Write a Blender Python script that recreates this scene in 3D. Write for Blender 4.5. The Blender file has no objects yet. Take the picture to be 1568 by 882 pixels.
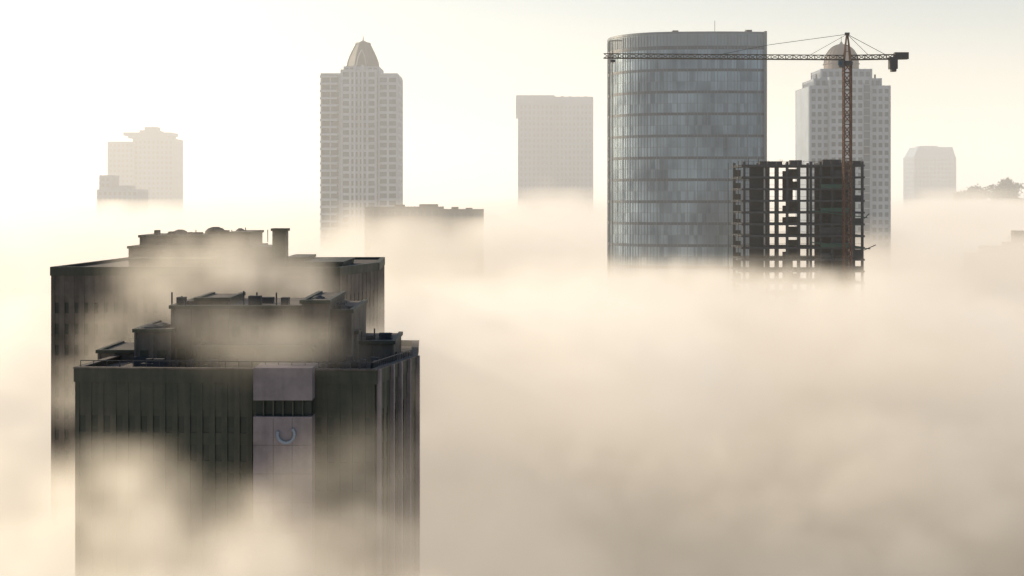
import bpy, math, random
from mathutils import Vector, Matrix
random.seed(7)
S=bpy.context.scene
CZ=170.0; F=2154.0; HY=300.0
def PX(px,D): return (px-784)/F*D
def PZ(py,D): return CZ-(py-HY)/F*D

# ---------------------------------------------------------------- materials
def nodes(m):
    m.use_nodes=True; nt=m.node_tree; nt.nodes.clear(); return nt
def wall_mat(name,c,rough=0.85,var=0.25,scale=0.15,c2=None,streak=0.0):
    m=bpy.data.materials.new(name); nt=nodes(m); N=nt.nodes; L=nt.links
    o=N.new('ShaderNodeOutputMaterial'); b=N.new('ShaderNodeBsdfPrincipled')
    b.inputs['Roughness'].default_value=rough
    g=N.new('ShaderNodeNewGeometry')
    n=N.new('ShaderNodeTexNoise'); n.inputs['Scale'].default_value=scale; n.inputs['Detail'].default_value=6; n.inputs['Roughness'].default_value=0.65
    L.new(g.outputs['Position'],n.inputs['Vector'])
    mp=N.new('ShaderNodeMapping'); mp.inputs['Scale'].default_value=(1.2,1.2,0.06)
    L.new(g.outputs['Position'],mp.inputs['Vector'])
    n2=N.new('ShaderNodeTexNoise'); n2.inputs['Scale'].default_value=1.0; n2.inputs['Detail'].default_value=3
    L.new(mp.outputs[0],n2.inputs['Vector'])
    mx=N.new('ShaderNodeMath'); mx.operation='MULTIPLY_ADD'; L.new(n2.outputs[0],mx.inputs[0]); mx.inputs[1].default_value=streak
    L.new(n.outputs[0],mx.inputs[2])
    r=N.new('ShaderNodeValToRGB'); c2=c2 or tuple(v*(1-var) for v in c)
    r.color_ramp.elements[0].position=0.35+streak*0.3; r.color_ramp.elements[1].position=0.65+streak*0.5
    r.color_ramp.elements[0].color=(*c2,1); r.color_ramp.elements[1].color=(*c,1)
    L.new(mx.outputs[0],r.inputs[0]); L.new(r.outputs[0],b.inputs['Base Color'])
    L.new(b.outputs[0],o.inputs['Surface']); return m
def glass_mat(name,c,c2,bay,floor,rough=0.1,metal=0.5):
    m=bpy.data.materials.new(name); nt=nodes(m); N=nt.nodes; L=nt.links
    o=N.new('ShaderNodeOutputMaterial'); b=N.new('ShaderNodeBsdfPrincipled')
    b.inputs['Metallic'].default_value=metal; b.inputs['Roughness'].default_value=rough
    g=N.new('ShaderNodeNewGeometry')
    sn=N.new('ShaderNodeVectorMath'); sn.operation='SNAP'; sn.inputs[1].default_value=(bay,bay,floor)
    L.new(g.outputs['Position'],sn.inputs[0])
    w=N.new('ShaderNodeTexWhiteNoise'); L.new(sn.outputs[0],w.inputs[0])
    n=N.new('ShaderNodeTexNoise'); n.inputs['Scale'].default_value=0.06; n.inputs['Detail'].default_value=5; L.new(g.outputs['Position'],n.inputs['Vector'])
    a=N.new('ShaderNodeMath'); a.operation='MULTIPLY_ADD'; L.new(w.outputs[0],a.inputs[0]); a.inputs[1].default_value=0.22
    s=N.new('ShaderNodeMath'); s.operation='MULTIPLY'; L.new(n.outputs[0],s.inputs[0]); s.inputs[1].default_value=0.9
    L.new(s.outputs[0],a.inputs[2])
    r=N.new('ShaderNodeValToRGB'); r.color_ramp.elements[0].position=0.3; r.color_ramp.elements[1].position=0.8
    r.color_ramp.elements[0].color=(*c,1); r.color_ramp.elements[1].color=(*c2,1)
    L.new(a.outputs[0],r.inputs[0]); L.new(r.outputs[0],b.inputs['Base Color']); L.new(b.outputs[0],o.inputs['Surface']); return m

M={}
M['granite']=wall_mat('dark_granite',(0.072,0.068,0.050),0.7,scale=0.12,c2=(0.022,0.031,0.021),streak=0.5)
M['granite_l']=wall_mat('mauve_granite',(0.24,0.20,0.21),0.7,scale=0.3,streak=0.3,var=.4)
M['concrete']=wall_mat('weathered_concrete',(0.14,0.118,0.10),0.9,scale=0.2,var=0.6,streak=0.5)
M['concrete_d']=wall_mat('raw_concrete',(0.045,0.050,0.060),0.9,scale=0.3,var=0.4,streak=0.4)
M['tintglass']=glass_mat('tinted_window_glass',(0.010,0.018,0.015),(0.04,0.05,0.042),1.5,3.6,0.35,0.1)
M['white']=wall_mat('white_cladding',(0.26,0.31,0.38),0.8,var=0.2)
M['cream']=wall_mat('pale_stone',(0.20,0.23,0.27),0.8,var=0.15)
M['window']=glass_mat('dark_window_glass',(0.012,0.03,0.06),(0.05,0.10,0.15),1.7,3.6,0.15,0.3)
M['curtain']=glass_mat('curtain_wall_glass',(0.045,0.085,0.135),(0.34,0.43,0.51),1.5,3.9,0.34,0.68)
M['mullion']=wall_mat('aluminium_mullion',(0.14,0.175,0.21),0.4,var=0.2)
M['screen']=wall_mat('plant_screen_louvre',(0.20,0.26,0.31),0.5,var=0.2,streak=.5)
M['spandrel']=wall_mat('spandrel_panel',(0.06,0.085,0.12),0.3,var=0.4)
M['lead']=wall_mat('lead_roof',(0.022,0.035,0.05),0.6,var=0.3,scale=0.6)
M['copper']=wall_mat('brown_dome',(0.06,0.036,0.04),0.6,var=0.3,scale=0.6)
M['orange']=wall_mat('crane_orange',(0.10,0.045,0.028),0.7,var=0.3)
M['yellow']=wall_mat('crane_jib_paint',(0.08,0.062,0.04),0.6,var=0.3)
M['steel']=wall_mat('dark_steel',(0.045,0.045,0.05),0.6)
M['bluegray']=wall_mat('bluegrey_cladding',(0.07,0.14,0.24),0.7,var=0.25,scale=.03)
M['lowgrey']=wall_mat('dark_grey_cladding',(0.08,0.09,0.095),0.8,var=0.3)
M['netting']=wall_mat('green_netting',(0.03,0.08,0.065),0.9)
M['ground']=wall_mat('city_ground',(0.09,0.09,0.08),0.95,var=0.5,scale=0.02)
M['grass']=wall_mat('hill_grass',(0.07,0.09,0.04),0.95,var=0.4,scale=0.05)
M['leaf']=wall_mat('foliage',(0.07,0.09,0.05),0.9,var=0.6,scale=0.2)
M['bark']=wall_mat('bark',(0.08,0.06,0.04),0.9)

# ---------------------------------------------------------------- builder
class Bld:
    def __init__(s,name,cx,cy,rot=0,z=0):
        s.e=bpy.data.objects.new(name,None); s.e.empty_display_size=5
        s.e.location=(cx,cy,z); s.e.rotation_euler=(0,0,math.radians(rot))
        S.collection.objects.link(s.e); s.p={}
    def _g(s,part,mat): return s.p.setdefault((part,mat),([],[]))
    def add(s,part,mat,vs,fs):
        V,Fc=s._g(part,mat); o=len(V); V.extend(vs); Fc.extend([tuple(i+o for i in f) for f in fs])
    def box(s,part,mat,x0,x1,y0,y1,z0,z1):
        vs=[(x0,y0,z0),(x1,y0,z0),(x1,y1,z0),(x0,y1,z0),(x0,y0,z1),(x1,y0,z1),(x1,y1,z1),(x0,y1,z1)]
        s.add(part,mat,vs,[(0,3,2,1),(4,5,6,7),(0,1,5,4),(1,2,6,5),(2,3,7,6),(3,0,4,7)])
    def prism(s,part,mat,poly,z0,z1,poly2=None):
        n=len(poly); poly2=poly2 or poly
        vs=[(x,y,z0) for x,y in poly]+[(x,y,z1) for x,y in poly2]
        fs=[tuple(range(n))[::-1],tuple(range(n,2*n))]+[(i,(i+1)%n,(i+1)%n+n,i+n) for i in range(n)]
        s.add(part,mat,vs,fs)
    def beam(s,part,mat,a,b,r):
        a=Vector(a);b=Vector(b);d=(b-a).normalized()
        u=d.cross(Vector((0,0,1))) 
        if u.length<1e-3: u=Vector((1,0,0))
        u.normalize(); v=d.cross(u)
        vs=[]
        for q in (a,b):
            for i,j in ((-1,-1),(1,-1),(1,1),(-1,1)): vs.append(tuple(q+u*i*r+v*j*r))
        s.add(part,mat,vs,[(0,3,2,1),(4,5,6,7),(0,1,5,4),(1,2,6,5),(2,3,7,6),(3,0,4,7)])
    def lathe(s,part,mat,cx,cy,prof,n=24,a0=0):
        vs=[];fs=[]
        for r,z in prof:
            for i in range(n):
                a=2*math.pi*i/n+a0; vs.append((cx+r*math.cos(a),cy+r*math.sin(a),z))
        for k in range(len(prof)-1):
            for i in range(n): fs.append((k*n+i,k*n+(i+1)%n,(k+1)*n+(i+1)%n,(k+1)*n+i))
        fs.append(tuple(range(n))[::-1]); fs.append(tuple((len(prof)-1)*n+i for i in range(n)))
        s.add(part,mat,vs,fs)
    def done(s):
        for (part,mat),(V,Fc) in s.p.items():
            me=bpy.data.meshes.new(part); me.from_pydata(V,[],Fc); me.update(); me.materials.append(M[mat])
            o=bpy.data.objects.new(part,me); S.collection.objects.link(o); o.parent=s.e
    # rectangular facade grid
    def grid(s,tag,x0,x1,y0,y1,z0,z1,floor,bay,wall,glass,slab=1.2,pier=0.7,pp=0.25,sp=0.18,mullion=False):
        s.box(tag+'_glazing',glass,x0,x1,y0,y1,z0,z1-0.3)
        z=z1-slab
        while z>z0:
            s.box(tag+'_spandrels',wall,x0-sp,x1+sp,y0-sp,y1+sp,z,z+slab); z-=floor
        nx=max(1,round((x1-x0)/bay)); ny=max(1,round((y1-y0)/bay)); h=pier/2
        for i in range(nx+1):
            x=x0+(x1-x0)*i/nx
            s.box(tag+'_piers',wall,x-h,x+h,y0-pp,y0+0.1,z0,z1+0.05); s.box(tag+'_piers',wall,x-h,x+h,y1-0.1,y1+pp,z0,z1+0.05)
        for i in range(ny+1):
            y=y0+(y1-y0)*i/ny
            s.box(tag+'_piers',wall,x0-pp*1.04,x0+0.1,y-h,y+h,z0,z1+0.04); s.box(tag+'_piers',wall,x1-0.1,x1+pp*1.04,y-h,y+h,z0,z1+0.04)

def poly_facade(B,tag,poly,z0,z1,floor,bay,wall,glass,slab=1.2,pier=0.6,pp=0.25,cap=None,sides=None):
    """granite/glass facade on an arbitrary ccw plan polygon"""
    B.prism(tag+'_core',glass,poly,z0,z1-0.2)
    n=len(poly)
    for i in range(n):
        a=Vector((*poly[i],0));b=Vector((*poly[(i+1)%n],0));d=b-a;L=d.length;d.normalize();nr=Vector((d.y,-d.x,0))
        def slab_box(part,mat,s0,s1,out,za,zb,inn=0.15):
            p=[a+d*s0-nr*inn,a+d*s0+nr*out,a+d*s1+nr*out,a+d*s1-nr*inn]
            B.prism(part,mat,[(q.x,q.y) for q in p],za,zb)
        z=z1-slab
        while z>z0:
            slab_box(tag+'_spandrels',wall,0,L,pp*0.45,z,z+slab); z-=floor
        slab_box(tag+'_frieze',wall,0,L,pp*0.8,z1-4.2,z1)
        k=max(1,round(L/bay))
        for j in range(k+1):
            c=L*j/k; slab_box(tag+'_piers',wall,max(0,c-pier/2),min(L,c+pier/2),pp,z0,z1+0.03)
def parapet(B,tag,poly,z,h,t,mat,out=0.3):
    n=len(poly)
    for i in range(n):
        a=Vector((*poly[i],0));b=Vector((*poly[(i+1)%n],0));d=(b-a);d.normalize();nr=Vector((d.y,-d.x,0))
        p=[a-nr*t-d*out*0.99,a+nr*out-d*out*0.99,b+nr*out-d*0.002,b-nr*t-d*0.002]
        B.prism(tag,mat,[(q.x,q.y) for q in p],z+0.003*i,z+h+0.004*i)

# ---------------------------------------------------------------- near stepped tower
def near_tower():
    B=Bld('stepped_office_tower',0,0)
    poly=[(-56,181),(-17.4,178.6),(-13.4,194),(-14.5,214),(-52,217)]
    zt=PZ(574,180)
    # facade
    poly_facade(B,'shaft',poly,0,zt-0.2,3.6,1.6,'granite','tintglass',slab=1.5,pier=0.75,pp=0.22)
    B.prism('roof_deck','concrete',[(-55.5,181.5),(-17.8,179.2),(-13.9,194),(-15,213.5),(-51.7,216.4)],zt-0.25,zt+0.1)
    parapet(B,'parapet',poly,zt-1.0,1.7,0.5,'granite',0.3)
    parapet(B,'coping',poly,zt+0.72,0.18,0.6,'concrete',0.38)
    # pale central pier with slot + emblem
    x0,x1=PX(388,176.5),PX(478,176.5)
    yf=176.4; zs0,zs1=PZ(638,176.5),PZ(613,176.5)
    B.box('centre_pier','granite_l',x0,x1,yf,182,0,zs0); B.box('centre_pier','granite_l',x0,x1,yf,182,zs1,zt+1.3)
    B.box('pier_slot','tintglass',x0+.2,x1-.2,yf+0.8,181.8,zs0-.01,zs1+.01)
    for i in range(1,6):
        x=x0+(x1-x0)*i/6; B.box('slot_bars','granite',x-.08,x+.08,yf+.25,yf+.9,zs0,zs1)
    z=zs0-3.6
    while z>60:
        B.box('pier_joints','concrete',x0+.02,x1-.02,yf-.02,yf+.05,z,z+.05); z-=1.8*2
    for x in (x0+2.5,x1-2.5):
        B.box('pier_joints','concrete',x-.025,x+.025,yf-.025,yf+.05,60,zs0-.2)
    cx,cz=PX(438,176.3),PZ(665,176.3)
    for k in range(20):
        a=math.radians(-200+k*12); a2=a+math.radians(12.5)
        B.beam('emblem','white',(cx+1.05*math.cos(a),yf-.15,cz+1.05*math.sin(a)),(cx+1.05*math.cos(a2),yf-.15,cz+1.05*math.sin(a2)),.16)
    # pale fins on the right hand return
    a=Vector((-17.4,178.6,0));b=Vector((-13.4,194,0));d=(b-a).normalized();nr=Vector((d.y,-d.x,0))
    for s in (0.15,5.2,8.4,12.0,15.7):
        c=a+d*s; q=[c-nr*.1,c+nr*.7,c+d*.35+nr*.7,c+d*.35-nr*.1]
        B.prism('side_fins','granite_l',[(v.x,v.y) for v in q],0,zt+.9)
    # tiers
    def tier(tag,pa,pb,y0,y1,py,mat='concrete',bay=2.2,D=None):
        D=D or y0; xa,xb=PX(pa,D),PX(pb,D); z=PZ(py,D)
        B.box(tag,mat,xa,xb,y0,y1,zt-0.1,z)
        n=max(1,int((xb-xa)/bay))
        for i in range(n+1):
            x=xa+.15+(xb-xa-.3)*i/n; B.box(tag+'_ribs',mat,x-.15,x+.15,y0-.18,y0+.05,zt,z-.3)
        B.box(tag+'_coping','granite',xa-.25,xb+.25,y0-.3,y0+.35,z-.25,z+.22)
        B.box(tag+'_coping','granite',xb-.35,xb+.255,y0+.352,y1,z-.25,z+.223)
        B.box(tag+'_coping','granite',xa-.255,xa+.35,y0+.352,y1,z-.25,z+.221)
        for k in range(int((z-zt)//3)):
            for i in range(n):
                if random.random()<.4:
                    x=xa+.15+(xb-xa-.3)*(i+.5)/n
                    B.box(tag+'_louvres','tintglass',x-.55,x+.55,y0-.05,y0+.05,zt+.9+3*k,zt+2.4+3*k)
        return xa,xb,z
    tier('plant_block',262,462,189,206,470)
    tier('plant_upper',300,350,193,204,458)
    tier('lift_core',462,503,186,204,462)
    tier('lift_core_side',503,539,188,206,476)
    tier('side_terrace',541,603,193,206,524)
    tier('terrace_pillar',539,547,191,193,509,bay=9)
    tier('left_block',206,262,187,200,506)
    tier('low_left_block',150,205,194,206,538)
    tier('front_mid',300,478,184.5,188.8,532,mat='granite')
    # tanks, pipes
    for px,py,D,r in ((232,499,189,1.9),(248,497,192,1.5),(488,455,192,1.0),(522,468,190,.9)):
        x,z=PX(px,D),PZ(py,D); B.lathe('water_tank','concrete_d',x,D,[(r,z-3),(r,z-.4),(r*.8,z),(r*.25,z+.25)],16)
    for i in range(34):
        x=random.uniform(-52,-18); y=random.uniform(182,187); h=random.uniform(.6,1.7)
        B.box('roof_units','concrete_d',x,x+random.uniform(.6,2),y,y+1.2,zt+.1,zt+.1+h)
    for px,py,D in ((270,470,192),(285,470,193),(380,470,192),(400,470,195),(430,470,192),(515,476,190),(530,476,191),(560,524,196),(580,524,197)):
        x,z=PX(px,D),PZ(py,D); h=random.uniform(.6,1.5)
        B.box('tier_roof_units','concrete_d',x,x+random.uniform(.8,1.8),D,D+1.4,z,z+h)
        B.beam('tier_vents','steel',(x-.6,D,z),(x-.6,D,z+h+.7),.09)
    for px in (560,575,590,606,618):
        x=PX(px,196); B.box('roof_posts','concrete',x,x+.25,195,195.25,zt,PZ(543,196)+random.uniform(-.3,.5))
    for (xa,ya),(xb,yb) in (((-55.6,181.3),(-17.8,179)),((-17.8,179),(-13.8,194))):
        n=22
        for i in range(n+1):
            t=i/n; x=xa+(xb-xa)*t;y=ya+(yb-ya)*t
            B.beam('railing','steel',(x,y,zt+.8),(x,y,zt+1.7),.04)
        B.beam('railing','steel',(xa,ya,zt+1.7),(xb,yb,zt+1.7),.05)
    B.done()
near_tower()

def rear_tower():
    B=Bld('stepped_office_tower.001',0,0)
    D=240; zt=PZ(413,D)
    xl=PX(80,D); xr=PX(520,D)
    poly=[(xl,D),(xr,D-1),(xr+5,D+16),(xr+4,D+38),(xl+3,D+38)]
    poly_facade(B,'shaft',poly,0,zt-.2,3.6,1.7,'concrete','tintglass',slab=1.8,pier=1.0,pp=.22)
    B.prism('roof_deck','concrete',[(xl+.5,D+.5),(xr-.5,D-.5),(xr+4.5,D+16),(xr+3.5,D+37.5),(xl+3.5,D+37.5)],zt-.3,zt+.05)
    parapet(B,'parapet',poly,zt-1.0,1.5,.5,'granite',.3)
    def tier(tag,pa,pb,D0,D1,py,mat='concrete',bot=None):
        xa,xb,z=PX(pa,D0),PX(pb,D0),PZ(py,D0)
        B.box(tag,mat,xa,xb,D0,D1,bot or zt-.1,z); B.box(tag+'_coping','granite',xa-.25,xb+.25,D0-.25,D1+.2,z-.2,z+.25)
        n=max(1,int((xb-xa)/2.4))
        for i in range(n+1):
            x=xa+.2+(xb-xa-.4)*i/n; B.box(tag+'_ribs',mat,x-.18,x+.18,D0-.2,D0+.05,zt,z-.25)
        for i in range(n):
            x=xa+.2+(xb-xa-.4)*(i+.5)/n
            if z-zt>3 and random.random()<.6: B.box(tag+'_louvres','tintglass',x-.7,x+.7,D0-.04,D0+.05,z-2.6,z-1.2)
    tier('upper_tier',197,384,248,264,379)
    tier('upper_tier_top',214,352,250,262,362)
    tier('upper_tier_right',352,382,249,262,357)
    tier('mid_block',380,418,247,258,380,'granite')
    tier('chimney_stack',417,438,246,248.6,352,'granite')
    tier('shoulder_block',438,466,247,260,396,'granite')
    tier('right_block',463,524,244,262,403,'granite')
    tier('front_step',200,330,243,247.5,398)
    for px,py,r in ((276,354,1.6),(262,358,1.2),(330,350,1.9),(368,352,1.0)):
        x,z=PX(px,254),PZ(py,254); B.lathe('roof_tank','concrete_d',x,254,[(r,z-2),(r,z-.5),(r*.75,z),(r*.3,z+.3)],14)
    for px,h in ((300,1.2),(355,1.2),(376,1.6),(424,1.4),(432,1.2),(410,1.2)):
        x=PX(px,251); z=PZ(362,251); B.beam('aerial','steel',(x,251,z-1),(x,251,z+h),.07)
    for i in range(16):
        x=random.uniform(PX(215,250),PX(345,250)); z=PZ(362,252)
        B.box('roof_units','concrete_d',x,x+random.uniform(.5,1.6),252,254,z,z+random.uniform(.4,1.2))
    B.done()
rear_tower()

# ---------------------------------------------------------------- residential towers
def crown_octagon(B,cx,cy,zb,r,h,mat):
    prof=[(r*1.04,zb),(r*1.04,zb+h*.05),(r*.96,zb+h*.07),(r*.91,zb+h*.25),(r*.80,zb+h*.45),(r*.65,zb+h*.66),(r*.50,zb+h*.85),(r*.43,zb+h*.94),(r*.47,zb+h*.945),(r*.45,zb+h)]
    B.lathe('crown',mat,cx,cy,prof,8,math.pi/8)
    for i in range(8):
        a=2*math.pi*i/8+math.pi/8
        for k in range(1,len(prof)-2):
            (r0,z0),(r1,z1)=prof[k],prof[k+1]
            B.beam('crown_ribs','lowgrey',(cx+r0*math.cos(a),cy+r0*math.sin(a),z0),(cx+r1*math.cos(a),cy+r1*math.sin(a),z1),.2)
    B.lathe('finial','lead',cx,cy,[(r*.30,zb+h),(r*.14,zb+h*1.06),(.3,zb+h*1.1),(.1,zb+h*1.3)],8)
def res1():
    D=700;k=D/F
    cx=PX(549.5,D); B=Bld('residential_tower_with_crown',cx,D+15,0)
    X=lambda px:(px-549.5)*k
    zt=PZ(115,D)
    yf=-15
    # wings
    B.grid('left_wing',X(492),X(520),yf,15,0,zt,3.6,4.5,'white','window',slab=1.2,pier=.8,pp=.3)
    z=zt-1.2
    while z>60:
        B.box('balconies','white',X(492)-.6,X(517),yf-1.6,yf+.0,z-.1,z+.85); z-=3.6
    B.grid('right_wing',X(580),X(608),yf,15,0,zt,3.6,4.5,'white','window',slab=1.3,pier=1.1,pp=.3)
    B.grid('centre_bay',X(524),X(576),yf-2,17,0,PZ(107,D),3.6,4.2,'white','window',slab=1.3,pier=1.2,pp=.3)
    B.box('recess','window',X(519),X(525),yf+1.2,14,0,zt-1); B.box('recess','window',X(575),X(581),yf+1.2,14,0,zt-1)
    z=zt-1.2
    while z>60:
        B.box('recess_slabs','cream',X(519),X(525),yf+.6,14.2,z,z+.9);B.box('recess_slabs','cream',X(575),X(581),yf+.6,14.2,z,z+.9); z-=3.6
    for px in (544,556): B.box('centre_fins','white',X(px)-.5,X(px)+.5,yf-3.4,yf-1.9,0,PZ(100,D))
    for a,b in ((491,522),(578,609)):
        B.box('wing_parapet','white',X(a),X(b),yf-.6,15.6,zt+.06,zt+.9)
    B.box('upper_stage','white',X(524)+.4,X(580),yf+2,12,zt-1,PZ(101,D))
    for px in (530,538,566,574): B.box('stage_windows','window',X(px)-.9,X(px)+.9,yf+1.9,yf+2.2,PZ(108,D),PZ(103,D))
    crown_octagon(B,X(551.5),-1,PZ(101,D),27*k,40*k,'lead')
    zc=PZ(99,D)
    for s in (-1,1):
        B.beam('crown_arch','cream',(X(551.5)+s*2.4,-9.7,zc),(X(551.5)+s*1.5,-8.4,zc+5),.25)
        B.beam('crown_arch','cream',(X(551.5)+s*1.5,-8.4,zc+5),(X(551.5),-6.8,zc+8.2),.25)
    B.done()
res1()
def res2():
    D=620;k=D/F; c=1300.5; cx=PX(c,D); B=Bld('residential_tower_with_dome',cx,D+15,0)
    X=lambda px:(px-c)*k; yf=-15
    B.grid('shaft',X(1241),X(1362),yf,15,0,PZ(131,D),3.4,2.6,'white','window',slab=1.5,pier=1.0,pp=.3)
    B.box('corner_return','white',X(1239),X(1242),yf+1,14,0,PZ(132,D))
    B.grid('centre_bay',X(1270),X(1331),yf-1.6,16.6,0,PZ(118,D),3.4,2.9,'white','window',slab=1.5,pier=1.1,pp=.3)
    B.grid('step_one',X(1250),X(1351),yf+3,12,PZ(133,D),PZ(119,D),3.4,2.6,'white','window',slab=1.0,pier=1.1,pp=.3)
    B.grid('step_two',X(1262),X(1338),yf+5,10,PZ(121,D),PZ(104,D),3.4,2.6,'white','window',slab=1.2,pier=1.1,pp=.3)
    B.box('dark_bay','window',X(1321),X(1330),yf-2.1,yf-1.5,60,PZ(130,D))
    z=PZ(131,D)
    while z>60: B.box('bay_slabs','cream',X(1321),X(1330),yf-2.4,yf-1.6,z,z+.5); z-=3.4
    B.lathe('drum','copper',X(1299.5),-1,[(27*k,PZ(106,D)),(27*k,PZ(95,D)),(28.2*k,PZ(94.5,D)),(28.2*k,PZ(93,D)),(26.5*k,PZ(92.5,D))],24)
    prof=[(26.5*k*math.cos(t),PZ(92.5,D)+30*k*math.sin(t)) for t in [math.radians(a) for a in range(0,86,8)]]
    B.lathe('dome','copper',X(1299.5),-1,prof,24)
    for i in range(24):
        a=2*math.pi*i/24
        for j in range(len(prof)-1):
            (r0,z0),(r1,z1)=prof[j],prof[j+1]
            B.beam('dome_ribs','lead',(X(1299.5)+r0*math.cos(a),-1+r0*math.sin(a),z0),(X(1299.5)+r1*math.cos(a),-1+r1*math.sin(a),z1),.12)
    B.lathe('finial','lead',X(1299.5),-1,[(1,PZ(63,D)),(.6,PZ(60,D)),(.15,PZ(58,D)),(.1,PZ(50,D))],8)
    for px in (1255,1262,1340,1346): B.beam('rooftop_post','lead',(X(px),-8,PZ(131,D)),(X(px),-8,PZ(112,D)),.35)
    B.done()
res2()

# ---------------------------------------------------------------- glass tower
def glass_tower():
    D=500;k=D/F;c=1055;cx=PX(c,D);B=Bld('curved_glass_tower',cx,D,0)
    X=lambda px:(px-c)*k
    xl,xr=X(938),X(1170)
    pts=[]
    R=23.0
    nfront=26
    x0=xl+R
    for i in range(16):
        a=math.radians(180+6*i); pts.append((x0+R*math.cos(a),R+R*math.sin(a)*1.0))
    for i in range(1,nfront+1):
        t=i/nfront; pts.append((x0+(xr-x0)*t, 0-1.2*math.sin(math.pi*t*0.9)+ .8*t))
    pts.append((xr+.2,36))
    for i in range(10):
        a=math.radians(90+9*i); pts.append((xl+12+12*math.cos(a),26+12*math.sin(a)))
    out=[]
    n=len(pts)
    for i in range(n):
        a=Vector(pts[i]);b=Vector(pts[(i+1)%n]);L=(b-a).length
        m=max(1,round(L/1.55))
        for j in range(m): out.append(tuple(a+(b-a)*j/m))
    zt=PZ(50,D)
    fl=3.9; n=len(out)
    z=zt-6.0; floors=[]
    while z>40: floors.append(z); z-=fl
    V=[];Fc=[]
    rnd=random.Random(3)
    for z in floors:
        for i in range(n):
            a=Vector((*out[i],0));b=Vector((*out[(i+1)%n],0));d=(b-a).normalized();nr=Vector((d.y,-d.x,0))
            t=rnd.uniform(-.02,.02);u=rnd.uniform(-.02,.02)
            o=len(V)
            for q,zz,s in ((a,z-fl+1.0,0),(b,z-fl+1.0,1),(b,z,2),(a,z,3)):
                off=(t if s in (0,1) else -t)+(u if s in (0,3) else -u)
                p=q+nr*off; V.append((p.x,p.y,zz))
            Fc.append((o,o+1,o+2,o+3))
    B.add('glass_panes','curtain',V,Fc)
    cxm=sum(p[0] for p in out)/n; cym=sum(p[1] for p in out)/n
    def inset(f): return [(cxm+(x-cxm)*f,cym+(y-cym)*f) for x,y in out]
    B.prism('core','spandrel',inset(.985),0,zt-1)
    for j,z in enumerate(floors):
        big=(j%2==0)
        if big:
            B.prism('floor_bands','spandrel',inset(1.003),z+.003,z+1.0)
        else:
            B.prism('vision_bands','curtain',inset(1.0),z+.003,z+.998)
            B.prism('transoms','mullion',inset(1.002),z+.35,z+.5)
    for i in range(n):
        a=Vector((*out[i],0)); p=Vector((*out[i-1],0)); q=Vector((*out[(i+1)%n],0)); d=(q-p).normalized();nr=Vector((d.y,-d.x,0))
        w=.05 if i%3 else .1; dep=.12 if i%3 else .2
        c_=[a-d*w-nr*.1,a-d*w+nr*dep,a+d*w+nr*dep,a+d*w-nr*.1]
        B.prism('mullions','mullion',[(v.x,v.y) for v in c_],40,zt-.8)
    B.prism('plant_screen','screen',inset(.998),zt-5.0,zt-.4)
    B.prism('top_coping','mullion',inset(1.006),zt-.4,zt+.35)
    B.prism('top_band','spandrel',inset(1.004),zt-5.6,zt-4.7)
    B.box('edge_frame','mullion',xr+.0,xr+.9,-.8,1.2,40,zt+.5)
    for px,h in ((1035,1.6),(1042,1.0),(1150,1.8)):
        B.box('rooftop_unit','steel',X(px),X(px+9),10,14,zt+.3,zt+h+.4)
    B.beam('aerial','steel',(X(1102),12,zt),(X(1102),12,zt+5.8),.08)
    B.beam('aerial','steel',(X(1150),12,zt),(X(1150),12,zt+2.5),.08)
    B.beam('facade_hoist','steel',(xl-.5,8,40),(xl-.5,8,zt-2),.16)
    B.beam('facade_hoist','steel',(xl-.5,8,zt-2),(xl+4,8,zt-2),.16)
    B.done()
glass_tower()

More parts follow.
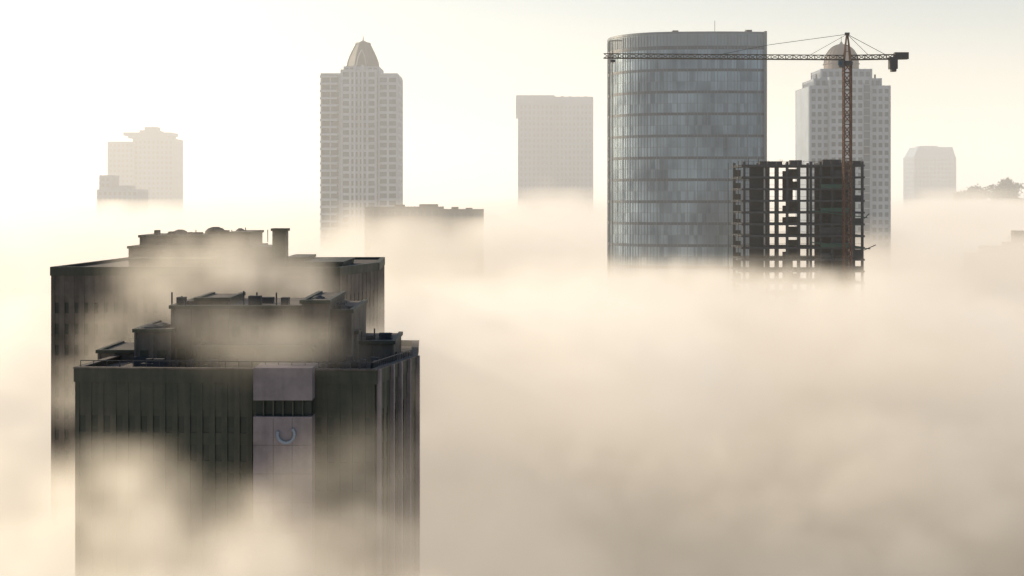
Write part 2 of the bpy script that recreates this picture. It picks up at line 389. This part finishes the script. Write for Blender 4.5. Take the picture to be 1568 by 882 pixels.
# ---------------------------------------------------------------- construction frame
def construction():
    D=430;k=D/F;c=1229;cx=PX(c,D);B=Bld('unfinished_concrete_building',cx,D,0)
    X=lambda px:(px-c)*k
    zt=PZ(252,D); fl=3.6; dep=20
    xl,xr=X(1137),X(1323)
    cols=[1140,1177,1191,1206,1224,1242,1257,1275,1292,1308,1321]
    z=zt;j=0
    while z>60:
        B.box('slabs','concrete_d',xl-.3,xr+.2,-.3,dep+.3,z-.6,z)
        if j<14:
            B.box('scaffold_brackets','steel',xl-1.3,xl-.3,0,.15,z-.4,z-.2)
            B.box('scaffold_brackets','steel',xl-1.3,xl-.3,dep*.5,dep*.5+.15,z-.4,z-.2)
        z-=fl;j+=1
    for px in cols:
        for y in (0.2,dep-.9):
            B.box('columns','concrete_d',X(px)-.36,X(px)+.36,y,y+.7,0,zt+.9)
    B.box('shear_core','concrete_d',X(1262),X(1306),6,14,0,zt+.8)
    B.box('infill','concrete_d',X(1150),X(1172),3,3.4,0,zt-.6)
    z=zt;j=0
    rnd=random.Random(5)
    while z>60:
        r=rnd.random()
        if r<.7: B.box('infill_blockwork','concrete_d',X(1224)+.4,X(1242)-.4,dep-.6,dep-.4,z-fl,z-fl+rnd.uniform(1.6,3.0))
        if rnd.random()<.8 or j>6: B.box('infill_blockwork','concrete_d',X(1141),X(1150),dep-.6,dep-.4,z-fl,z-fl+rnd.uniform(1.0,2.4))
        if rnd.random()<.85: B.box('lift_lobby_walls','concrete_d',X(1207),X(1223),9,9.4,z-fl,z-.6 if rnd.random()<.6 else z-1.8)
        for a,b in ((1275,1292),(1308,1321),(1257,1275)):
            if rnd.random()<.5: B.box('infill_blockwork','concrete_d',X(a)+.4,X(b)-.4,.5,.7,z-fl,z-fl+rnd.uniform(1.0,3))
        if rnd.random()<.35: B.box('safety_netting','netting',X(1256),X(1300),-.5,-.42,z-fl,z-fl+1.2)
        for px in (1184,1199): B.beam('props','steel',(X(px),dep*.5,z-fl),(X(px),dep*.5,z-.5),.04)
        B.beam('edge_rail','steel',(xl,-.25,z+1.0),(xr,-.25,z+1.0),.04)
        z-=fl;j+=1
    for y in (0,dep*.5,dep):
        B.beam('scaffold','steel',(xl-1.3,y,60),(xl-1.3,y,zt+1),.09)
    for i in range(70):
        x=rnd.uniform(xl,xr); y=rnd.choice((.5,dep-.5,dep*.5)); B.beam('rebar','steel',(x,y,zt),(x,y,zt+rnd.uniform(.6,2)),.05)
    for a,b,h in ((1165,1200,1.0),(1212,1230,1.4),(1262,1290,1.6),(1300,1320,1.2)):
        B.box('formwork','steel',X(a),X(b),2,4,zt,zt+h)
    for py,w in ((330,4),(378,9)):
        z=PZ(py,D); B.beam('catch_platform','steel',(xr,0,z-1),(xr+w*k*2,0,z+.6),.12); B.beam('catch_platform','netting',(xr-14*k*6,-.6,z+1.5),(xr+w*k,-.6,z-.6),.15)
    B.done()
construction()

def lattice(B,part,mat,a,b,w,step,r,tri=False):
    a=Vector(a);b=Vector(b);d=(b-a);L=d.length;d.normalize()
    up=Vector((0,0,1)) if abs(d.z)<.9 else Vector((0,1,0))
    s=d.cross(up).normalized(); u=s.cross(d)
    cs=[(-w/2,0),(w/2,0),(0,w*.9)] if tri else [(-w/2,-w/2),(w/2,-w/2),(w/2,w/2),(-w/2,w/2)]
    P=lambda t,c: a+d*t+s*c[0]+u*c[1]
    for c in cs: B.beam(part,mat,P(0,c),P(L,c),r)
    n=max(1,round(L/step))
    for i in range(n):
        t0=L*i/n;t1=L*(i+1)/n
        for j in range(len(cs)):
            c0=cs[j];c1=cs[(j+1)%len(cs)]
            if i%2: c0,c1=c1,c0
            B.beam(part,mat,P(t0,c0),P(t1,c1),r*.65); B.beam(part,mat,P(t0,cs[j]),P(t0,cs[(j+1)%len(cs)]),r*.55)
def crane():
    D=424;k=D/F;c=1296;cx=PX(c,D);B=Bld('tower_crane',cx,D-1,0)
    X=lambda px:(px-c)*k; zj=PZ(91,D)
    lattice(B,'mast','orange',(0,0,0),(0,0,zj-1.5),2.1,2.6,.19)
    B.lathe('slewing_ring','steel',0,0,[(1.5,zj-2),(1.7,zj-1.6),(1.7,zj-.9),(1.4,zj-.6)],16)
    B.box('operator_cab','lowgrey',-2.9,-1.3,-1.9,-.4,zj-2.6,zj-.4); B.box('cab_window','window',-2.95,-2.1,-1.95,-.6,zj-1.9,zj-.9)
    lattice(B,'jib','yellow',(-1,0,zj-.2),(X(924),0,zj+.3),1.5,2.2,.13,tri=True)
    lattice(B,'counter_jib','yellow',(1,0,zj-.2),(X(1389),0,zj+.1),1.5,2.2,.16,tri=True)
    B.box('counterweight','steel',X(1360),X(1372),-1.1,1.1,zj-3.0,zj+.6)
    B.box('counterweight','steel',X(1363),X(1370),-1.0,1.0,zj-3.8,zj-3.0)
    B.box('winch_house','steel',X(1368),X(1389),-.9,.9,zj+.2,zj+2.0)
    zp=PZ(53,D)
    for sx in (-1,1):
        for sy in (-1,1): B.beam('apex_frame','orange',(sx*1.0,sy*1.0,zj-.6),(sx*.15,sy*.15,zp),.14)
    for t in (.3,.55,.8):
        w=1*(1-t)+.15*t; z=zj+(zp-zj)*t
        B.beam('apex_frame','orange',(-w,-w,z),(w,-w,z),.08)
    B.box('apex_head','steel',-.7,.7,-.3,.3,zp-.2,zp+.5)
    for px in (1178,):
        B.beam('tie_rod','steel',(0,0,zp),(X(px),0,PZ(69,D)),.07)
        B.beam('tie_rod','steel',(X(px),0,PZ(69,D)),(X(1100),0,zj+1.3),.06)
    B.beam('tie_rod','steel',(0,0,zp),(X(1240),0,zj+1.3),.06)
    B.beam('tie_rod','steel',(0,0,zp),(X(1355),0,zj+1.3),.07)
    B.beam('tie_rod','steel',(0,0,zp),(X(1328),0,zj+1.3),.06)
    B.box('trolley','steel',X(938)-.8,X(938)+.8,-.8,.8,zj-.9,zj-.2)
    B.beam('hoist_rope','steel',(X(938),0,zj-.5),(X(938),0,PZ(390,D)),.06)
    B.beam('jib_tip','steel',(X(938),0,zj),(X(938),0,zj+3.5),.1)
    B.done()
crane()

# ---------------------------------------------------------------- distant towers
def mid_tower():
    D=1000;k=D/F;c=849;B=Bld('twin_slab_office_tower',PX(c,D),D,0);X=lambda px:(px-c)*k
    B.grid('left_slab',X(795),X(847),0,30,0,PZ(149,D),4,3.0,'bluegray','window',slab=1.8,pier=1.6,pp=.5)
    B.grid('right_slab',X(851),X(907),2,32,0,PZ(149,D),4,3.0,'bluegray','window',slab=1.8,pier=1.6,pp=.5)
    B.box('joint','window',X(846),X(852),3,28,0,PZ(152,D))
    B.box('crown_left','bluegray',X(790),X(849),-2,31,PZ(172,D)+6,PZ(146,D)); B.box('crown_left','bluegray',X(790),X(797),-2,31,PZ(178,D),PZ(172,D)+6)
    B.box('crown_right','bluegray',X(851),X(908),0,33,PZ(160,D),PZ(149,D)+.4)
    for px in range(800,905,12): B.box('roof_units','steel',X(px),X(px+4),10,14,PZ(149,D),PZ(147,D)+random.random())
    B.done()
mid_tower()
def left_towers():
    D=1100;k=D/F;c=218;B=Bld('stepped_roof_office_tower',PX(c,D),D,0);X=lambda px:(px-c)*k
    B.grid('shaft',X(205),X(265),0,30,0,PZ(212,D),4,3.4,'bluegray','window',slab=2,pier=1.6,pp=.4)
    B.grid('side_shaft',X(168),X(206),-3,24,0,PZ(217,D),4,3.4,'bluegray','window',slab=2,pier=1.6,pp=.4)
    B.box('roof_slab','bluegray',X(196),X(257),-1,28,PZ(211.9,D),PZ(207,D))
    B.box('roof_cap','bluegray',X(188),X(213),1,26,PZ(207,D)-.4,PZ(202.5,D)); B.box('roof_cap','bluegray',X(238),X(261),1,26,PZ(207,D)-.4,PZ(202.5,D))
    B.box('roof_stage','bluegray',X(212),X(239),3,24,PZ(207,D),PZ(199,D))
    B.box('roof_lantern','bluegray',X(217),X(236),8,20,PZ(199,D),PZ(193.5,D)); B.beam('mast','steel',(X(227),14,PZ(193,D)),(X(227),14,PZ(190,D)),.3)
    B.done()
    D=900;k=D/F;c=180;B=Bld('stepped_office_block',PX(c,D),D,0);X=lambda px:(px-c)*k
    B.grid('block',X(150),X(210),0,25,0,PZ(290,D),3.8,3,'bluegray','window',slab=1.6,pier=1.2,pp=.4)
    B.grid('upper_stage',X(150),X(166),5,22,PZ(291,D),PZ(268,D),3.8,3,'bluegray','window',slab=1.6,pier=1.2,pp=.4)
    B.box('plant_room','bluegray',X(166),X(195),6,20,PZ(292,D),PZ(284,D))
    B.done()
left_towers()
def right_tower():
    D=1300;k=D/F;c=1431.5;B=Bld('chamfered_office_tower',PX(c,D),D,0);X=lambda px:(px-c)*k
    B.grid('shaft',X(1400),X(1463),0,34,0,PZ(240,D),4,3.5,'bluegray','window',slab=1.8,pier=1.2,pp=.5)
    a=[(X(1400),0),(X(1463),0),(X(1463),34),(X(1400),34)]; b=[(X(1407),3),(X(1460),3),(X(1460),31),(X(1407),31)]
    B.prism('chamfered_top','bluegray',a,PZ(240,D)+.06,PZ(225,D),b)
    B.box('roof_plant','bluegray',X(1412),X(1440),8,20,PZ(225,D),PZ(223,D))
    B.done()
right_tower()
def low_blocks():
    D=600;k=D/F;c=660;B=Bld('low_office_building',PX(c,D),D,0);X=lambda px:(px-c)*k
    B.grid('east_part',X(675),X(737),2,34,0,PZ(321,D),3.8,3,'lowgrey','window',slab=1.5,pier=.8,pp=.3)
    B.grid('west_part',X(560),X(675)-.6,0,30,0,PZ(317,D),3.8,3,'lowgrey','window',slab=1.5,pier=.8,pp=.3)
    for a,b,h in ((602,616,.4),(640,668,.6),(690,700,-.6),(712,722,-1.0)):
        B.box('roof_plant','concrete',X(a),X(b),8,16,PZ(321,D),PZ(315,D)+h)
    B.done()
    D=560;k=D/F;c=1560;B=Bld('terraced_building',PX(c,D),D,0);X=lambda px:(px-c)*k
    B.grid('base',X(1508),X(1700),0,24,0,PZ(390,D),3.6,3,'lowgrey','window',slab=1.5,pier=.9,pp=.3)
    B.grid('upper',X(1528),X(1700),4,22,PZ(392,D),PZ(379,D),3.6,3,'lowgrey','window',slab=1.0,pier=.9,pp=.3)
    B.box('stair_tower','concrete',X(1550),X(1575),6,12,PZ(392,D),PZ(372,D)); B.box('stair_tower','concrete',X(1563),X(1580),7,11,PZ(372,D),PZ(354,D))
    B.beam('aerial','steel',(X(1556),8,PZ(372,D)),(X(1556),8,PZ(362,D)),.12)
    B.done()
low_blocks()

# ---------------------------------------------------------------- ground, hill, trees
me=bpy.data.meshes.new('ground'); me.from_pydata([(-9000,-3000,0),(9000,-3000,0),(9000,15000,0),(-9000,15000,0)],[],[(0,1,2,3)]); me.materials.append(M['ground'])
o=bpy.data.objects.new('ground',me); S.collection.objects.link(o)
def hill():
    D=1000; cx,cy=PX(1548,D),D; V=[];Fc=[];n=40;mm=40
    for i in range(n+1):
        for j in range(mm+1):
            x=-200+400*i/n; y=-140+280*j/mm
            z=170*math.exp(-((x/105)**2)**1.1-((y/80)**2)**1.3)+random.uniform(-1,1)-1
            V.append((cx+x,cy+y,z))
    for i in range(n):
        for j in range(mm): a=i*(mm+1)+j; Fc.append((a,a+mm+1,a+mm+2,a+1))
    me=bpy.data.meshes.new('hill');me.from_pydata(V,[],Fc);me.materials.append(M['grass']);o=bpy.data.objects.new('hill',me);S.collection.objects.link(o)
    B=Bld('tree_grove',cx,cy,0,165)
    rnd=random.Random(11)
    for t in range(26):
        x=rnd.uniform(-40,40);y=rnd.uniform(-18,18);h=rnd.uniform(9,18)*(1-abs(x+6)/75)
        B.beam('trunks','bark',(x,y,-2),(x,y,h*.6),.3)
        for c in range(9):
            a=rnd.uniform(0,6.28);rr=rnd.uniform(0,4);q=Vector((x+rr*math.cos(a),y+rr*math.sin(a),h*rnd.uniform(.3,.95)))
            B.beam('limbs','bark',(x,y,h*.35),tuple(q),.12)
            for l in range(45):
                p=q+Vector((rnd.gauss(0,1.3),rnd.gauss(0,1.3),rnd.gauss(0,1.0)))
                u=Vector((rnd.uniform(-1,1),rnd.uniform(-1,1),rnd.uniform(-1,1))).normalized()*.55; v=u.cross(Vector((rnd.uniform(-1,1),rnd.uniform(-1,1),rnd.uniform(-1,1)))).normalized()*.5
                B.add('foliage','leaf',[tuple(p-u-v),tuple(p+u-v),tuple(p+u+v),tuple(p-u+v)],[(0,1,2,3)])
    B.done()
hill()

# ---------------------------------------------------------------- fog
# The emission term stands for light scattered many times inside the fog
# (the renderer follows one scattering event); it fades with depth below the fog top.
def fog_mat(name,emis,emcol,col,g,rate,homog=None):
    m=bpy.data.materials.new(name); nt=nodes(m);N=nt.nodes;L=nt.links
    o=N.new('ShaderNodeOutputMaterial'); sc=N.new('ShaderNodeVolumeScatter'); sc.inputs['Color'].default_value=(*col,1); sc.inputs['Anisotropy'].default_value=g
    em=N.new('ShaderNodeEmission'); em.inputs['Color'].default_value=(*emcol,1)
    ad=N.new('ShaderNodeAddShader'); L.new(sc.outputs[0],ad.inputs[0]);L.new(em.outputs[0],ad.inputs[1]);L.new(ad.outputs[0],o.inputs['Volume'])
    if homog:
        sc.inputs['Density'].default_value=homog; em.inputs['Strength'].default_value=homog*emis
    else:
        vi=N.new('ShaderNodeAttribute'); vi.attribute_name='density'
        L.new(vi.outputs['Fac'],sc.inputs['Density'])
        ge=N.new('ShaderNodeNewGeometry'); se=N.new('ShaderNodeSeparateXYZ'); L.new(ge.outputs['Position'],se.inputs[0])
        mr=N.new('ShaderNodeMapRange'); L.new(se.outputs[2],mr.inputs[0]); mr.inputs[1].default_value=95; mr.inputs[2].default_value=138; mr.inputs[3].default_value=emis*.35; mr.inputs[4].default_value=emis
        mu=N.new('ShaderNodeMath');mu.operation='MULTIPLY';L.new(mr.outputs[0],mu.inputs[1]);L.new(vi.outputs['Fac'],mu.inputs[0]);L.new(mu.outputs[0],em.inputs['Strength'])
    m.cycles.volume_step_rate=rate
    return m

def fog_object(name,mn,mx,res,mat,puffs,dmax,scale,amp,seed,soft,wisp,hollows=()):
    gn=bpy.data.node_groups.new(name+'_field','GeometryNodeTree')
    gn.interface.new_socket('Geometry',in_out='OUTPUT',socket_type='NodeSocketGeometry')
    N=gn.nodes;L=gn.links
    def math_(op,a,b=None,c=None):
        n=N.new('ShaderNodeMath');n.operation=op
        for i,v in enumerate((a,b,c)):
            if v is None: continue
            if isinstance(v,(int,float)): n.inputs[i].default_value=v
            else: L.new(v,n.inputs[i])
        return n.outputs[0]
    def vmath(op,a,b=None,out=0):
        n=N.new('ShaderNodeVectorMath');n.operation=op
        for i,v in enumerate((a,b)):
            if v is None: continue
            if isinstance(v,tuple): n.inputs[i].default_value=v
            else: L.new(v,n.inputs[i])
        return n.outputs[out]
    pos=N.new('GeometryNodeInputPosition').outputs[0]
    sep=N.new('ShaderNodeSeparateXYZ');L.new(pos,sep.inputs[0]); X,Y,Z=sep.outputs
    def maprange(v,a,b,c,d,mode='SMOOTHSTEP'):
        n=N.new('ShaderNodeMapRange');n.interpolation_type=mode
        L.new(v,n.inputs[0])
        for i,q in enumerate((a,b,c,d)): n.inputs[1+i].default_value=q
        return n.outputs[0]
    def noise(sc,det,rough,off,dist=0.0,sq=1.0):
        p=vmath('ADD',pos,off); p=vmath('MULTIPLY',p,(sc,sc,sc*sq))
        n=N.new('ShaderNodeTexNoise');n.inputs['Scale'].default_value=1;n.inputs['Detail'].default_value=det;n.inputs['Roughness'].default_value=rough;n.inputs['Distortion'].default_value=dist
        L.new(p,n.inputs['Vector']); return n.outputs[0]
    top=maprange(Y,260,640,129,161,'LINEAR')
    for (hx,hy,rx,ry,dz) in hollows:
        q=vmath('SUBTRACT',pos,(hx,hy,0)); q=vmath('MULTIPLY',q,(1/rx,1/ry,0)); l=vmath('LENGTH',q,None,1)
        top=math_('SUBTRACT',top,maprange(l,0,1,dz,0))
    F0=math_('SUBTRACT',top,Z)
    for (cx,cy,cz,rx,ry,rz) in puffs:
        q=vmath('SUBTRACT',pos,(cx,cy,cz)); q=vmath('DIVIDE',q,(rx,ry,rz)); l=vmath('LENGTH',q,None,1)
        m=math_('MULTIPLY',math_('SUBTRACT',1.0,l),min(rx,ry,rz)*2.0); F0=math_('MAXIMUM',F0,m)
    n1=noise(scale,7,.68,(seed,0,0),1.0,1.2); n2=noise(scale*.33,2,.5,(0,seed,0),.3,1.0)
    e=math_('ADD',math_('MULTIPLY',math_('SUBTRACT',n1,.5),amp*2.4),math_('MULTIPLY',math_('SUBTRACT',n2,.5),amp*1.4))
    Fd=math_('ADD',F0,e)
    den=maprange(Fd,0,soft,0,1,'LINEAR'); den=math_('POWER',den,1.3); den=math_('MULTIPLY',den,dmax)
    wn=noise(wisp,4,.65,(0,0,seed),1.5,1.6); wf=maprange(wn,.40,.60,.12,1.0)
    den=math_('MULTIPLY',den,wf)
    vc=N.new('GeometryNodeVolumeCube');L.new(den,vc.inputs['Density'])
    vc.inputs['Min'].default_value=mn;vc.inputs['Max'].default_value=mx
    for k,v in zip(('Resolution X','Resolution Y','Resolution Z'),res): vc.inputs[k].default_value=v
    sm=N.new('GeometryNodeSetMaterial');sm.inputs['Material'].default_value=mat;L.new(vc.outputs[0],sm.inputs[0])
    go=N.new('NodeGroupOutput');L.new(sm.outputs[0],go.inputs[0])
    me=bpy.data.meshes.new(name);me.materials.append(mat);o=bpy.data.objects.new(name,me);S.collection.objects.link(o)
    md=o.modifiers.new('fog_field','NODES');md.node_group=gn
    return o
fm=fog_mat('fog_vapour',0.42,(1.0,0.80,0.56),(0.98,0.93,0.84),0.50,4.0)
def pf(px,py,D,rx,ry,rz): return (PX(px,D),D,PZ(py,D),rx,ry,rz)
near_p=[pf(110,600,228,9,8,8),pf(180,520,228,10,8,8),pf(260,450,229,11,8,7),pf(350,415,230,10,7,6),pf(450,450,232,9,6,6),pf(240,400,242,10,6,5),
        pf(400,520,179,12,4,4),pf(60,560,260,22,25,14),pf(180,790,168,9,7,8),pf(330,900,166,9,7,7),pf(570,820,166,9,7,9),
        pf(820,560,230,40,40,13),pf(1100,500,320,60,40,14),pf(1400,520,300,50,40,14)]
far_p=[pf(590,340,572,16,14,9),pf(620,385,555,44,34,22),pf(740,388,555,46,34,22),pf(525,340,650,24,16,9),pf(850,365,600,60,30,17),pf(850,330,720,60,40,14),
       pf(1150,445,475,50,20,10),pf(1300,470,470,30,20,9),pf(200,335,800,140,60,11),pf(1460,340,700,70,60,12),pf(1560,412,510,46,26,17),pf(1500,335,860,90,40,15)]
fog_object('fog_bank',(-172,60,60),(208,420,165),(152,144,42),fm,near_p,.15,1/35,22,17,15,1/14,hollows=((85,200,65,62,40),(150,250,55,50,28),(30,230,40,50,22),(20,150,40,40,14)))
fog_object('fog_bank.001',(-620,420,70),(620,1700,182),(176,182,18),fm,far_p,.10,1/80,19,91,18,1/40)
# haze (homogeneous): air is clear near the camera and misty further off
def haze_box(name,mat,a,b,c,d,e,f):
    me=bpy.data.meshes.new(name)
    me.from_pydata([(a,c,e),(b,c,e),(b,d,e),(a,d,e),(a,c,f),(b,c,f),(b,d,f),(a,d,f)],[],[(0,3,2,1),(4,5,6,7),(0,1,5,4),(1,2,6,5),(2,3,7,6),(3,0,4,7)])
    me.materials.append(mat); o=bpy.data.objects.new(name,me); S.collection.objects.link(o)
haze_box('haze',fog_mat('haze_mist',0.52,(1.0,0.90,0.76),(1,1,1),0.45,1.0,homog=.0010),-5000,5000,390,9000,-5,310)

# ---------------------------------------------------------------- light
AZ=-61; EL=18
w=bpy.data.worlds.new('World'); S.world=w; w.use_nodes=True; nt=w.node_tree
bg=nt.nodes.get('Background') or nt.nodes.new('ShaderNodeBackground')
sky=nt.nodes.new('ShaderNodeTexSky'); sky.sky_type='NISHITA'; sky.sun_disc=False
sky.sun_elevation=math.radians(EL); sky.sun_rotation=math.radians(AZ); sky.dust_density=2.2; sky.air_density=1.0; sky.ozone_density=1.2; sky.altitude=100
nt.links.new(sky.outputs[0],bg.inputs[0]); bg.inputs[1].default_value=0.15
sl=bpy.data.lights.new('sun','SUN'); sl.energy=5.0; sl.angle=math.radians(.5); sl.color=(1,.83,.58)
so=bpy.data.objects.new('sun',sl); S.collection.objects.link(so)
dv=Vector((math.sin(math.radians(AZ))*math.cos(math.radians(EL)),math.cos(math.radians(AZ))*math.cos(math.radians(EL)),math.sin(math.radians(EL))))
so.rotation_euler=dv.to_track_quat('Z','Y').to_euler(); so.location=(-300,300,400)

cam=bpy.data.cameras.new('camera'); co=bpy.data.objects.new('camera',cam); S.collection.objects.link(co)
co.location=(0,0,CZ); co.rotation_euler=(math.radians(90),0,0)
cam.sensor_width=36; cam.lens=F/1568*36; cam.shift_y=-141/1568; cam.clip_end=20000; cam.clip_start=.5
S.camera=co
S.view_settings.view_transform='Standard'; S.view_settings.look='None'; S.view_settings.exposure=0
